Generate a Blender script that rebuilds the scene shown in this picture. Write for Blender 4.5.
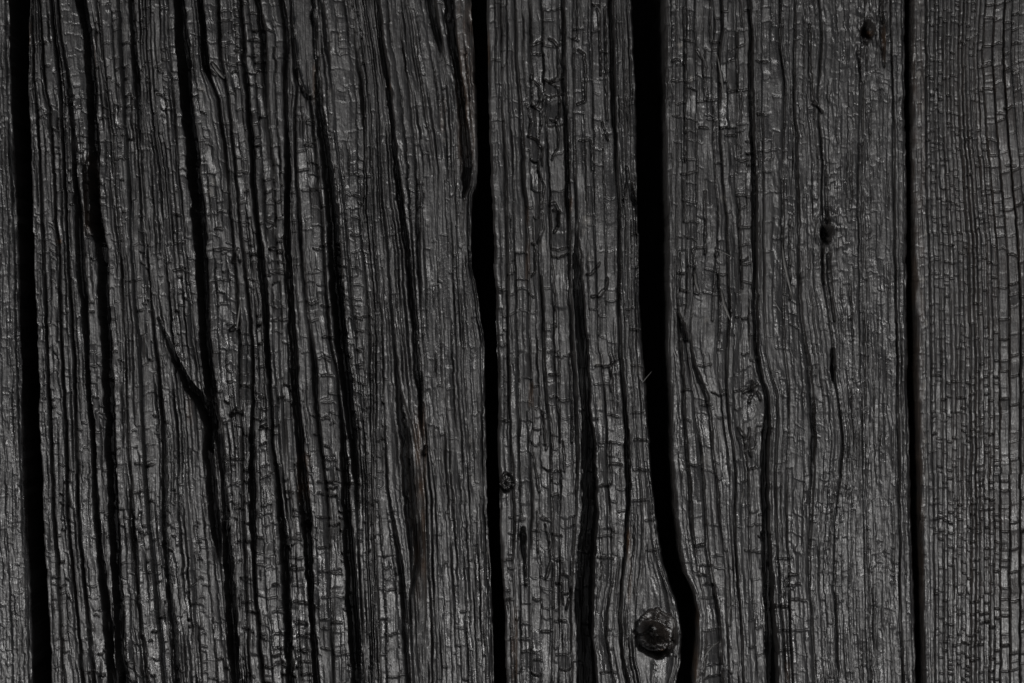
import bpy, math, random
import numpy as np

# ------------------------------------------------------------------ camera, sky, sun, exposure
P = 0.0006                       # metres per photograph pixel on the board faces
TOP = 0.110                      # height of the board faces above the ground
scene = bpy.context.scene
for o in list(bpy.data.objects):
    bpy.data.objects.remove(o)

cam_d = bpy.data.cameras.new("camera")
cam = bpy.data.objects.new("camera", cam_d)
scene.collection.objects.link(cam)
DIST = 1.25
cam.location = (0, 0, TOP + DIST)
cam.rotation_euler = (0, 0, 0)
cam_d.sensor_width = 36.0
cam_d.lens = 36.0 * DIST / (1024 * P)
cam_d.clip_start = 0.01
cam_d.clip_end = 100
scene.camera = cam

SUN_AZ = math.radians(232)       # light comes from the lower left of the picture
SUN_EL = math.radians(57)
world = bpy.data.worlds.new("World")
scene.world = world
world.use_nodes = True
wn = world.node_tree.nodes
wl = world.node_tree.links
sky = wn.new("ShaderNodeTexSky")
sky.sky_type = 'NISHITA'
sky.sun_disc = False
sky.sun_elevation = SUN_EL
sky.sun_rotation = SUN_AZ
sky.dust_density = 4.0
sky.air_density = 1.0
hsv = wn.new("ShaderNodeHueSaturation")   # overcast: nearly colourless sky
hsv.inputs["Saturation"].default_value = 0.16
wl.new(sky.outputs[0], hsv.inputs["Color"])
wl.new(hsv.outputs[0], wn["Background"].inputs[0])
wn["Background"].inputs[1].default_value = 0.05

sun_d = bpy.data.lights.new("sun", 'SUN')
sun_d.energy = 1.5
sun_d.angle = math.radians(14)
sun_d.color = (1.0, 0.985, 0.97)
sun = bpy.data.objects.new("sun", sun_d)
scene.collection.objects.link(sun)
sx, sy = math.sin(SUN_AZ), math.cos(SUN_AZ)
from mathutils import Vector
sdir = Vector((sx * math.cos(SUN_EL), sy * math.cos(SUN_EL), math.sin(SUN_EL)))
sun.rotation_euler = sdir.to_track_quat('Z', 'Y').to_euler()
sun.location = sdir * 5

vs = scene.view_settings
vs.view_transform = 'Standard'
vs.look = 'None'
vs.gamma = 1
vs.exposure = 0.02
vs.use_curve_mapping = False

# ------------------------------------------------------------------ noise
NT = 512
TAB = np.random.RandomState(7).rand(NT, NT).astype(np.float32) * 2 - 1

def sm(f):
    return f * f * (3 - 2 * f)

def vn(x, y, seed=0):
    """2-D value noise, -1..1"""
    x = x + seed * 37.17
    y = y + seed * 91.73
    xi = np.floor(x).astype(np.int64); yi = np.floor(y).astype(np.int64)
    fx = sm(x - xi); fy = sm(y - yi)
    x0 = xi % NT; x1 = (xi + 1) % NT; y0 = yi % NT; y1 = (yi + 1) % NT
    a = TAB[x0, y0]; b = TAB[x1, y0]; c = TAB[x0, y1]; d = TAB[x1, y1]
    return (a + (b - a) * fx) * (1 - fy) + (c + (d - c) * fx) * fy

def vstep(x, y, seed=0):
    """noise that is smooth across the grain and jumps along it"""
    x = x + seed * 37.17; y = y + seed * 91.73
    xi = np.floor(x).astype(np.int64); yi = np.floor(y).astype(np.int64)
    fx = sm(x - xi); fy = sm(np.clip(((y - yi) - .44) / .12, 0, 1))
    x0 = xi % NT; x1 = (xi + 1) % NT; y0 = yi % NT; y1 = (yi + 1) % NT
    a = TAB[x0, y0]; b = TAB[x1, y0]; c = TAB[x0, y1]; d = TAB[x1, y1]
    return (a + (b - a) * fx) * (1 - fy) + (c + (d - c) * fx) * fy

def n1(ids, y, seed=0):
    """1-D noise along y, one independent track per id"""
    y = y + seed * 53.1
    yi = np.floor(y).astype(np.int64); f = sm(y - yi)
    r = (ids * 7 + seed * 13) % NT
    a = TAB[r, yi % NT]; b = TAB[r, (yi + 1) % NT]
    return a + (b - a) * f

def sstep(a, b, x):
    t = np.clip((x - a) / (b - a), 0, 1)
    return t * t * (3 - 2 * t)

# ------------------------------------------------------------------ materials
def char_material(name, base_lo, base_hi, bump=0.5, rough=(0.36, 0.62), spec=0.5):
    m = bpy.data.materials.new(name)
    m.use_nodes = True
    nt = m.node_tree; N = nt.nodes; L = nt.links
    b = N["Principled BSDF"]
    tc = N.new("ShaderNodeTexCoord")
    at = N.new("ShaderNodeAttribute"); at.attribute_name = "tint"
    sep = N.new("ShaderNodeSeparateColor"); L.new(at.outputs["Color"], sep.inputs[0])
    def noise(scale, detail, rgh):
        mp = N.new("ShaderNodeMapping"); mp.inputs["Scale"].default_value = scale
        L.new(tc.outputs["Object"], mp.inputs[0])
        n = N.new("ShaderNodeTexNoise"); n.inputs["Scale"].default_value = 1.0
        n.inputs["Detail"].default_value = detail; n.inputs["Roughness"].default_value = rgh
        L.new(mp.outputs[0], n.inputs["Vector"])
        return n
    fib = noise((1700, 85, 700), 3, 0.65)      # fibres along the board
    fib2 = noise((640, 38, 300), 2, 0.55)     # coarser streaks
    spk = noise((900, 650, 900), 2, 0.6)      # crumbly char
    big = noise((26, 9, 26), 3, 0.6)          # slow patches
    def math_(op, a, bb):
        n = N.new("ShaderNodeMath"); n.operation = op
        for i, v in enumerate((a, bb)):
            if isinstance(v, (int, float)): n.inputs[i].default_value = v
            else: L.new(v, n.inputs[i])
        return n.outputs[0]
    f1 = math_('MULTIPLY', fib.outputs[0], 0.85)
    f2 = math_('MULTIPLY', big.outputs[0], 0.55)
    f3 = math_('ADD', math_('MULTIPLY', sep.outputs[1], 0.14), math_('MULTIPLY', fib2.outputs[0], 0.5))
    s = math_('ADD', math_('ADD', f1, f2), f3)
    mr = N.new("ShaderNodeMapRange")
    mr.inputs[1].default_value = 0.62; mr.inputs[2].default_value = 1.40
    L.new(s, mr.inputs[0])
    mix = N.new("ShaderNodeMix"); mix.data_type = 'RGBA'
    mix.inputs[6].default_value = (*base_lo, 1); mix.inputs[7].default_value = (*base_hi, 1)
    L.new(mr.outputs[0], mix.inputs[0])
    brown = N.new("ShaderNodeMix"); brown.data_type = 'RGBA'
    brown.inputs[7].default_value = (0.060, 0.031, 0.014, 1)
    L.new(math_('MULTIPLY', sep.outputs[0], math_('ADD', spk.outputs[0], 0.25)), brown.inputs[0])
    L.new(mix.outputs[2], brown.inputs[6])
    ash = N.new("ShaderNodeMix"); ash.data_type = 'RGBA'
    ash.inputs[7].default_value = (0.16, 0.15, 0.135, 1)
    L.new(math_('MULTIPLY', sep.outputs[2], spk.outputs[0]), ash.inputs[0])
    L.new(brown.outputs[2], ash.inputs[6])
    L.new(ash.outputs[2], b.inputs["Base Color"])
    rr = N.new("ShaderNodeMapRange")
    rr.inputs[1].default_value = 0.3; rr.inputs[2].default_value = 0.75
    rr.inputs[3].default_value = rough[0]; rr.inputs[4].default_value = rough[1]
    L.new(spk.outputs[0], rr.inputs[0])
    L.new(math_("ADD", rr.outputs[0], math_("ADD", math_("MULTIPLY", math_("SUBTRACT", sep.outputs[1], 0.5), 0.18), math_("MULTIPLY", math_("SUBTRACT", big.outputs[0], 0.5), 0.26))), b.inputs["Roughness"])
    b.inputs["Specular IOR Level"].default_value = spec
    h = math_('ADD', math_('ADD', math_('MULTIPLY', fib.outputs[0], 0.8), math_('MULTIPLY', fib2.outputs[0], 1.5)), math_('MULTIPLY', spk.outputs[0], 0.45))
    bp = N.new("ShaderNodeBump"); bp.inputs["Strength"].default_value = bump
    bp.inputs["Distance"].default_value = 0.0007
    L.new(h, bp.inputs["Height"]); L.new(bp.outputs[0], b.inputs["Normal"])
    return m

MAT = char_material("charred_wood", (0.0040, 0.0037, 0.0035), (0.034, 0.0314, 0.0300), .55, (0.29, 0.52), 1.0)
MAT_BACK = char_material("backing_char", (0.004, 0.004, 0.004), (0.008, 0.008, 0.008), 0.3, (0.8, 0.95), 0.1)
MAT_SPL = char_material("splinter_char", (0.04, 0.039, 0.038), (0.09, 0.087, 0.082), 0.4)

# ------------------------------------------------------------------ tracings (photograph pixels: x, y, half width of the crack)
def ln(s):
    out = []
    for tok in s.split():
        xy, _, w = tok.partition("(")
        x, y = xy.split("@")
        out.append((float(x), float(y), float(w[:-1]) if w else None))
    last = 0.0; res = []
    for x, y, w in out:
        if w is not None: last = w
        res.append((x, y, last))
    return res

GAP1L = ln("9@0 9@40 11@100 14@171 18@250 20@342 23@427 26@513 31@600 32@683")
GAP1R = ln("29@0 28@60 27@80 31@171 33@250 37@342 39@427 42@513 47@600 51@683")
GAP2L = ln("471@0 474@50 476@100 478@160 477@182 473@195 472@210 471@260 475@280 479@305 482@325 484@342 485@400 488@513 492@600 494@683")
GAP2R = ln("487@0 488.5@100 491@171 494@250 497@342 498@420 499@475 499.5@513 501@560 505@620 506@683")
GAP3L = ln("632@0 634@40 637@100 638@171 640@300 643@342 647@400 651@460 656@512 660@537 664@562 670@582 677@600 681@625 682.5@637 681@662 677@683")
GAP3R = ln("665@0 666@100 667@171 668@250 669@342 671@400 672@460 675@512 679@550 685@575 694@595 699@615 698.5@640 694@683")
GAP4L = ln("905@0 906@100 907@171 908.5@342 912@513 914@560 915@600 917@683")
GAP4R = ln("912@0 913@171 915@250 917@342 919@420 921@513 923@600 925@683")

PLANKS = {}
# strip settings: column width, cell length, column crack, cell crack, roughness, round ends, saw tooth, strip dome
def sp(cw, cl, cd, ce, ro, rnd=0.0, saw=0.0, dome=1.0):
    return dict(cw=cw, cl=cl, cd=cd, ce=ce, ro=ro, rnd=rnd, saw=saw, dome=dome)

PLANKS['A'] = dict(
    label="weathered charred plank with fine even grain and no deep splits",
    lines=[ln("-92@0 -92@683"), ln("-40@0(.4) -34@342 -26@683"), GAP1L],
    default=sp(4.6, 9, 0.7, 0.5, 1.0, dome=0.6), strips={}, flank=0, seed=11)

PLANKS['B'] = dict(
    label="widest charred plank, split by many deep slanting cracks into narrow ridges",
    lines=[GAP1R,
    ln("33@0(.3) 35@80(.6) 38@110(.8) 41@171 45@250 48@342 52@427 55@513 59@560 62@620 65@683"),
    ln("40@0(.8) 44@60 47@90(1.1) 51@110 53@140 55@171 57@220 60@245 61@300 62@342 64@380 67@427 69@513 73@560 77@600 80@640 84@683"),
    ln("52@0(.3) 58@60(.6) 62@100 65@171 69@250 73@320(.8) 74@342 76@380 77@427(1) 79@513 83@560 87@600(1.2) 91@640 96@683"),
    ln("58@0(1.2) 62@40(1.6) 66@60 71@100(2.2) 74@150 75@171 79@220(2.8) 81@260 84@300 87@342(2.2) 88@380 93@427 95@470 97@513 99@540 103@580(2.6) 108@620(3) 110@660 113@683"),
    ln("80.5@0(5) 87@30(3.8) 91@75(4) 92@100(4.2) 95@150(4.2) 93@171(5) 95@225(6) 101@242(4.4) 103@260(4.6) 103@300(5) 106.5@342(4.6) 109@400(4.2) 111@455 113.5@513 115@560 118@600(4.6) 119@640(4.2) 122@683(5)"),
    ln("99@0(.3) 102@38(.8) 104@60 107@90(1) 111@115(1.2) 115@150 116@171 118@210(1.5) 121@245 123@280 125@310 126@342(.9) 127@400 130@457(1.5) 132@492(2) 134@537(2.2) 137@562(2) 139@600 143@637 148@683"),
    ln("119@0(1) 121@25(1.2) 122@50 124@82 126@112(1) 128@140(.8) 130@171(.6) 133@250 137@310 140@342 143@400 146@457 149@512 154@562 160@620 165@683"),
    ln("131@0(2.5) 132@25 134@50(3) 136@75 138@105(2.2) 140@132 142@160(1.4) 144@196 147@233(1.6) 149@271 152@308 155@342(2) 159@370 161@392(2.2) 164@442 165@492(2.5) 165@524 166@550 169@592 174@632 175.5@662 177@683"),
    ln("150@0(.8) 152@60 155@100 159@137 165@171 170@230 174@300 178@342 182@380 186@420 188@470 191@512(1.5) 195@560 197@600 199@640 201@683"),
    ln("168@0(1) 169@37(1.2) 173@87(1.5) 175@125 179@171(1.2) 183@210 187@260(1.5) 191@300 195@342(1) 199@365(.6) 201@385 204@405 207@432(2.5) 209@455(3.6) 211@482(4) 214@513(4) 217@540(3) 221@570(1) 224@600(.6) 227@640 230@683"),
    ln("179.5@0(5) 184@62(6) 187@100(6) 194@171(6) 199@220(6) 201.5@260(5.5) 205@342(4.8) 209@380(5) 213@405(4.5) 217@425(3.6) 220@445(3) 223@480(2.6) 225.5@512(3) 227.5@560(4.5) 230.5@600(4.6) 233@640(5) 236@683(4)"),
    ln("200@0(3) 203@25 204@50 207@70(2.5) 213@85(1.6) 219@100(1.8) 222@125(2) 226@150(1.6) 229@183 232@221 235@258(1.2) 238@290(.7) 240@342 241@400(1) 243@440 244@512(.6) 246@560 248@620 251@683"),
    ln("219@0(1.2) 220@37 223@70(.8) 229@100(.5) 233@140 236@171(.8) 240@221 244@258 249@300 253@342(1) 254@400(1.4) 252.5@440(2.6) 252@470(3) 253@512(2.6) 255@560(2) 257@600 260@640(1.2) 264@683"),
    ln("241@0(2) 243@20 245@62(2.2) 248@100 250@125 253@162 255@200 258@228 261@251(2.6) 263@276 266@308 267@342 270@379(2.1) 272@404(1.6) 273.5@447(1.3) 277@470(1.8) 280@492(2.3) 282@512(2.6) 285@549(3) 287@587 288@624 290@662(2.6) 292@683"),
    ln("258@0(2.5) 263@37(2.8) 266@75(2.3) 268@112(2) 272@155(1.5) 275@190(.8) 276@213 277@253 281@291 282@326(.6) 283@360 285@404(.7) 287@447 289@480 294@512 296@550 298@600 300@640 302@683"),
    ln("282@0(2.5) 285@25 287@45 286.5@80(2.1) 287@112 288@150(2.5) 287.5@196(3) 287.5@246 290@283 292@321 294@350 296@392(3.2) 300@442(3.6) 303@482(4) 306@515(4.6) 307@537(3.6) 310@575(3) 312@612(2.6) 315@650 317@683"),
    ln("291@0(1.5) 293@37(2.2) 296@70(2.2) 298@90(1.5) 296@112(.8) 296@150(1) 297@180(1.5) 299@205(1.8) 301@240(2.2) 302@257(1.2) 305@290(.5) 308@315(.6) 312@342(2) 315@367(2.5) 317@404(2.2) 321@442(2) 324@465(1.5) 327@482 328.5@513(1.2) 330@549(1) 331@580(.8) 332@620 334@683"),
    ln("305@0(.2) 306@50 309@90(1.5) 312@112(.8) 315@140(.6) 319@171(.8) 322@210 324@250 327@300 331@342 337@367(1) 340@400(1.8) 343@430(2.5) 345@470(3) 347@512(3.5) 350@560(4.5) 352@600(5) 355@640(5) 358@683(4)"),
    ln("313@0(2.5) 315@25 316@50(2.2) 318@87(2.5) 320@112(3) 323@140(3.5) 328@171(4) 332@210(4.6) 334@250(5) 337.5@300(6) 341@342(5.6) 346@380(5.5) 349@410(4.6) 353@440(3.6) 357@480(2.3) 358@512(1.6) 359@560(1.2) 361@600(.7) 362.5@640 365@683(.5)"),
    ln("321@0(2) 325@32(2.2) 328@57(2) 331@82(1.2) 333@110(.5) 336@150 339@171 342@210 345@250 350@300 354@342(.6) 358@380 360@410 363@440 365@480 366@512 367@560 369@600 370@640 372@683"),
    ln("351@0(1) 355@37(1.8) 360@75(2.2) 363@100 364@137(1.3) 364@171(.8) 364@213(1) 367@241(1.3) 370@271(1.5) 372@301 373@342(1.3) 373@380(1.5) 373@417(1.2) 373@462(1) 374@512(.9) 376@560 378@600(1.2) 379@640 380@683"),
    ln("358@0(.2) 364@45(.5) 369@80 371@112 373@150 373@200 376@246(.6) 379@283 382@321 383@350 384@400 386@455(1) 389@492(1.3) 394@525(1.8) 399@550(2.2) 403@587(2.6) 405@624(2.3) 408@672(2.1)"),
    ln("366@0(.8) 372@45 376@80 379@112(1) 380@150(1.2) 381@171 382@200(1.4) 385@221(1.6) 388@246 390@283 393@321 395@350(1.8) 397@380(2.2) 400@410(2.6) 403@440 404@455 406@492 409@525 412@562(2) 414@590(1) 416@620(.7) 418@650 420@683"),
    ln("378@0(2) 382@45(2.5) 386@70 390@100 394@137 397@178(2.8) 401@208 405@233 408@258(2.6) 409.5@285(3) 412@305 415@330(2.6) 416.5@355 419@380(2.8) 421@417(2.3) 424@447(1.2) 425@480(.9) 427@512(1) 428@560(1.3) 430@590 432@620 433@683"),
    ln("398@0(.6) 402@40(.8) 406@70(1) 409@85(1.8) 412@110 415@140 417@165(2) 418@196(2.2) 418@233 419@271 421@300(1.5) 422@330(1) 424@355(.8) 427@400(.6) 430@447 434@480 436@512(.8) 438@560 440@620 442@683"),
    ln("408@0(1) 413@25(1.5) 416@50(1.8) 421@80 425@105 429@130(1.5) 433@160(1) 435@200(.8) 437@250(1) 439@300 441@342(.8) 443@400(1) 446@450(1.2) 449@512 452@560 455@620(1) 458@683"),
    ln("431@0(2.8) 433@15(3) 436@30 440@48(2.2) 443@60(1.2) 447@90(.8) 450@130 452@171 455@220(1) 457@260 459@300 461@342 463@400(1.2) 467@450 470@513(1) 472@560 475@620 478@683"),
    ln("449@0(4) 451@25 454@50(3.6) 459@80 461.5@107 465@137(4) 467@165(4.5) 466@185(3) 464@200(1.6) 463@230(1) 465@260 468@285(.8) 472@320 475@342 477@400(1) 480@513(.8) 484@600 486@683"),
    GAP2L],
    default=sp(4.8, 15, 1.9, 1.4, 0.55, dome=1.7), flank=1, seed=23,
    strips={0: sp(5, 11, 1.0, .6, .7), 17: sp(9, 15, 1.4, 2.4, .25, dome=2.2), 18: sp(8, 18, 1.2, 1.4, .5, dome=1.4),
            14: sp(8, 17, 1.5, 2.2, .25, dome=2.2), 15: sp(8, 18, 1.5, 2.2, .25, dome=2.2), 16: sp(9, 20, 1.2, 1.2, .5, dome=1.2),
            20: sp(5, 12, 1.4, 1.0, .7), 12: sp(8, 20, 1.6, 2.0, .35, dome=1.8), 13: sp(7, 15, 1.6, 2.2, .35, dome=1.8),
            22: sp(4.2, 36, 2.0, .6, .9), 23: sp(4.2, 36, 2.0, .6, .9), 24: sp(5, 40, 1.8, .5, .8), 25: sp(4.6, 34, 2.2, .6, .9),
            26: sp(4.6, 26, 2.0, .7, .9), 27: sp(4.6, 26, 1.9, .7, .9), 28: sp(4.6, 24, 1.8, .7, 1.0), 29: sp(8, 16, 1.0, .9, .9)})

PLANKS['C'] = dict(
    label="narrow charred plank split down its length, with a large round knot at one end",
    lines=[GAP2R,
    ln("501@0(.6) 502@100(.8) 506@171 507@250 508@342 510@420 513@475(.6) 515@513 513@560 515@620 516@683"),
    ln("515@0(1) 516@25(1.2) 518@75(1.8) 521@105(2) 523@150(2.2) 523.5@183 527@208(1.8) 528@246(1.5) 529@283(1) 530@342(.8) 532@380 533@420 531@470 532@520 530@560 531@620 532@683"),
    ln("530@0(1) 530.5@30(1.2) 531@60(.8) 534@100(.6) 538@150 540@200 540@250 541@283(1) 543@308(1.6) 544@342(1.8) 544@367(1.6) 547@404 551@430(1.2) 551@467(1) 552@513(.8) 553@560 553@620 552@683"),
    ln("563@0(2.3) 564@37(2.6) 564@87 567@137(3) 568@171 568@200 569@221(2.2) 569.5@258(2.1) 571@308 572@342(2.5) 575@380(2.5) 577@420(2.1) 577.5@460(1.6) 576@500(1) 573@560(.8) 571@600 571@640 572@683"),
    ln("574@0(.6) 574@75(.8) 575@171 577@221(2) 578@271(4) 579.5@308(5) 583@342(4.6) 585@380(4.6) 587@420(5.2) 589.5@460(6.6) 590@513(8) 588@540(8) 586.5@560(8.5) 584.5@600(8.5) 585.5@640(8.5) 588.5@683(10)"),
    ln("592@0(.6) 594@171 596@250 599@342(.7) 604@380(.8) 607@430 608@480(.6) 612@530(.8) 613@560(1) 612@582(1.3) 607@612(1.6) 606@637 609@655 614@683(1.2)"),
    ln("611@0(3) 612@37 613@75 614@112 616@150(2.6) 618@183(2.1) 619.5@208 619@271 619@308 620.5@342 621@355(2.3) 624@392(2.6) 627@430(3) 628@467 628.5@502(2.8) 626.5@525(2.3) 626.5@550 623@575 621@600(2.1) 620@625 623@655(2.3) 628@683(2.5)"),
    ln("622@0(.8) 624@60 626@171(.6) 628@250 630@342 635@400 639@460(.8) 642@512(1) 642@545 640@570 637@600(1.2) 635.5@635 637@660(1) 642@683(.8)"),
    ln("627@0(.6) 629@60(.8) 632@171 635@250(.6) 636.5@342 641@400 645@460(.6) 650@512(.8) 654@545(1) 660@570 669@600(1.2) 675@635 673@665(.8) 668@683(.6)"),
    GAP3L],
    default=sp(10, 26, 1.5, 1.7, 0.5, rnd=2.5, dome=1.0), flank=0, seed=37,
    strips={0: sp(7, 18, 1.1, .9, .7), 1: sp(8, 24, 1.3, 1.0, .6, rnd=1.5), 3: sp(12, 26, 1.7, 1.9, .5, rnd=3),
            4: sp(5, 60, .8, .6, .5), 5: sp(9, 26, 1.3, 1.5, .6), 6: sp(9, 22, 1.3, 1.5, .5, rnd=1), 7: sp(3.2, 40, 1.3, .6, .6), 8: sp(5, 80, .4, .1, .25), 9: sp(2.6, 30, 1.2, .7, .6)})

PLANKS['D'] = dict(
    label="broad charred plank with two small knot holes and a bending dark crack",
    lines=[GAP3R,
    ln("676@0(.4) 677@171 677@290(.6) 678.5@315(1.5) 681@342(2) 684@380(2.2) 685@420 687@455 690@492 692@525 694.5@545(1.3) 699@575(.7) 704@600(.6) 706@620 705@650 703@683"),
    ln("686@0(.5) 687@171 687@290 685@330 688@360 691@382 695@400(.6) 698@430(.8) 701@455(1) 704@490(1.6) 706@520(2) 707.5@550 711@575 716@600(2.2) 720@625 721@650 722@683"),
    ln("695@0(.8) 696@50(1) 697@100 697@137 697@196 697@240(.6) 694@290 691@325(.8) 691@342(1.5) 695@367(2.6) 701@382(2.8) 707@397(2.5) 710@417(2) 712@442(1.8) 715@467(1.5) 719@500 721@525(1.2) 724@545(.6) 727@600 729@683"),
    ln("721@0(1.5) 722@32 718@62(1) 719@100 720@125 722@171(.8) 727@221(1) 728@276(1.2) 730@316(1) 727@355 727@392(1.2) 729@422 734@450 736@482(1) 735@517 736@562(1.2) 739@600 742@637 743@683(.8)"),
    ln("736@0(.5) 737@100 738@171 741@250(.6) 742@342 743@372 742@400 744@440 749@480 750@520 750@560 753@600 756@640 758@683"),
    ln("749@0(2.6) 751@37(2.8) 751@75 752@125 754@171(3) 755@208 755@258 755@308 756@350 760@372 765@388 768@402(3.2) 766.5@430(4) 765@460 765.5@512 767@550 769@600(4.6) 771@640(5) 773@683(6)"),
    ln("762@0(.3) 763@171 764@300 766@350(.5) 771@375(.8) 777@395(1) 778@420 776@450 775@512 778@550 781@600 784@640 787@683"),
    ln("780@0(1.2) 780@50 784@75 785@100(1) 783@150(.5) 783@250 784@342 788@380(.8) 789@420 787@470 786@512 788@560 790@620 793@683"),
    ln("795@0(1) 794@62 794@112(1.3) 797@137(1.6) 797@171(1.9) 798@183 799@221 799@258 800@296 804@334 807@349(2.1) 810@372(2.3) 813@404(2.6) 814@437 813@467(2.3) 812@513(1.9) 809.5@545(1.3) 809@575 812@612 814@650 816@683"),
    ln("819@0(1) 822@42(.8) 818@100(.6) 820@140(1.3) 822@160 822@190 823@215(1) 824@250(1.2) 823@283(1) 829@310(.8) 833@342(1) 833@367(1.6) 837@390(1) 841@420 843@450(.8) 838@500 835@537(1.2) 834@587 837@625 839@683(1)"),
    ln("862@0(.4) 860@100 858@200 860@342 864@512 868@683"),
    ln("890@0(.6) 893@100(1.2) 894@171(1) 895@250 897@342(.9) 898@417(1.2) 899@480 900@537(1.5) 899.5@587 901@637 903@683"),
    GAP4L],
    default=sp(9, 26, 1.4, 1.5, 0.6, rnd=.8, dome=.8), flank=0, seed=41,
    strips={0: sp(6, 30, .6, .5, .9), 1: sp(8, 24, 1.0, 1.4, .6),
            6: sp(6, 40, .9, .3, .6), 7: sp(7, 22, .9, .7, .8), 8: sp(6.5, 18, 1.0, .6, .9), 9: sp(5.5, 16, 1.0, .45, 1.0),
            10: sp(4.8, 12, 1.1, .45, 1.2, dome=.5), 11: sp(4.8, 11, 1.2, .45, 1.2, dome=.5), 12: sp(5, 16, 1.0, .4, 1.0)})

PLANKS['E'] = dict(
    label="charred plank with regular close grain broken into small square scales",
    lines=[GAP4R,
    ln("926@0(.3) 926@171 929@250 931@342 932@420 934@513 935@683"),
    ln("960@0(.6) 958@50 958@90 960@137 963@171 967@230 969@260 970@342 971@430 971@683"),
    ln("986@0(.6) 983@50 984@90 987@137 990@171 996@230 998@260 999@342 1000@430 1000@513 1001@683"),
    ln("1005@0(.6) 1003@50 1006@100 1010@150 1014@200 1018@246 1020@296 1020@342 1020@683"),
    ln("1021@0(.6) 1019@50 1023@100 1028@150 1033@200 1037@246 1039@342 1039@683"),
    ln("1110@0 1112@683")],
    default=sp(5.0, 10.5, 1.6, 1.2, 0.35, rnd=.4, saw=.24, dome=.15), flank=0, seed=53,
    strips={0: sp(4.5, 12, .4, .4, 1.2, dome=.3), 1: sp(4.8, 9.5, 1.3, 1.1, .35, rnd=.4, saw=.22, dome=.1),
            3: sp(8.2, 14, 1.9, 1.2, .3, rnd=.5, saw=.22, dome=.1), 4: sp(8.5, 15, 1.9, 1.2, .3, rnd=.5, saw=.22, dome=.1)})

# short cracks that run across the grain lines: points x, y, half width
FREE = {
 'B': [[(158, 318, .6), (163, 330, 1), (168, 342, 1.6), (174, 357, 2.4), (182, 372, 3.2), (188, 385, 4.2), (198, 397, 4.8), (205, 412, 5), (210, 425, 4.6), (209, 450, 3)],
       [(296, 70, 1.2), (299, 82, 1.3), (303, 91, 1.5), (308, 98, 1.5), (313, 97, 1.2), (317, 92, .9)],
       [(205, 66, 1.3), (210, 72, 1.4), (216, 76, .8)], [(213, 64, 1), (219, 72, 1.2), (225, 80, .8)],
       [(83, 160, .8), (84.5, 171, 1.4), (86, 200, 1.4), (88, 224, 1.0)], [(233, 262, 1), (238, 250, 1.1), (240, 262, .8)],
       [(231, 331, .9), (236, 327, 1.2), (240, 332, .7)], [(231, 415, 1), (237, 410, 1.6), (243, 414, 1)],
       [(305, 525, 1.6), (307, 527, 2.0), (309, 530, 1)], [(426, 447, 1.6), (424, 455, 1.4)]],
 'C': [[(626, 168, 1), (629, 180, 1.6), (633, 196, 2), (637, 208, 1.7), (641, 222, 1)],
       [(523, 529, 2), (523.5, 536, 2.8), (523, 545, 2), (525, 560, 1), (526, 585, .8)],
       [(550, 205, .8), (555, 203, 1), (559, 212, 1.2), (558, 226, .9)]],
 'D': [[(679, 315, 1), (683, 327, 2.4), (686, 340, 1.8)], [(809, 25, .6), (810, 72, .8), (812, 100, .8), (820, 111, .8)],
       [(829, 255, 1.6), (830, 275, 1.3), (834, 321, .8)], [(822, 240, 1), (822, 255, 1.2), (823, 283, 1)],
       [(826, 171, .8), (827, 200, 1), (828, 222, 1.6)],
       [(881, 2, 1.3), (882, 20, 1.8), (883, 48, 1.6), (884, 66, .6)], [(858, 52, 1), (860, 70, .7), (862, 80, .4)],
       [(744, 392, .8), (750, 390, 1.2), (757, 384, .8)], [(752, 382, .8), (753, 392, 1), (749, 402, .6)], [(757, 392, 1), (761, 399, .8)],
       [(738, 428, .7), (744, 436, 1), (747, 450, .6)], [(750, 428, .8), (748, 442, .9), (751, 456, .6)],
       [(812, 104, .6), (818, 108, .9), (822, 112, .7)], [(833, 350, 1.6), (833.5, 366, 2), (833, 380, 1)]],
}
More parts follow.
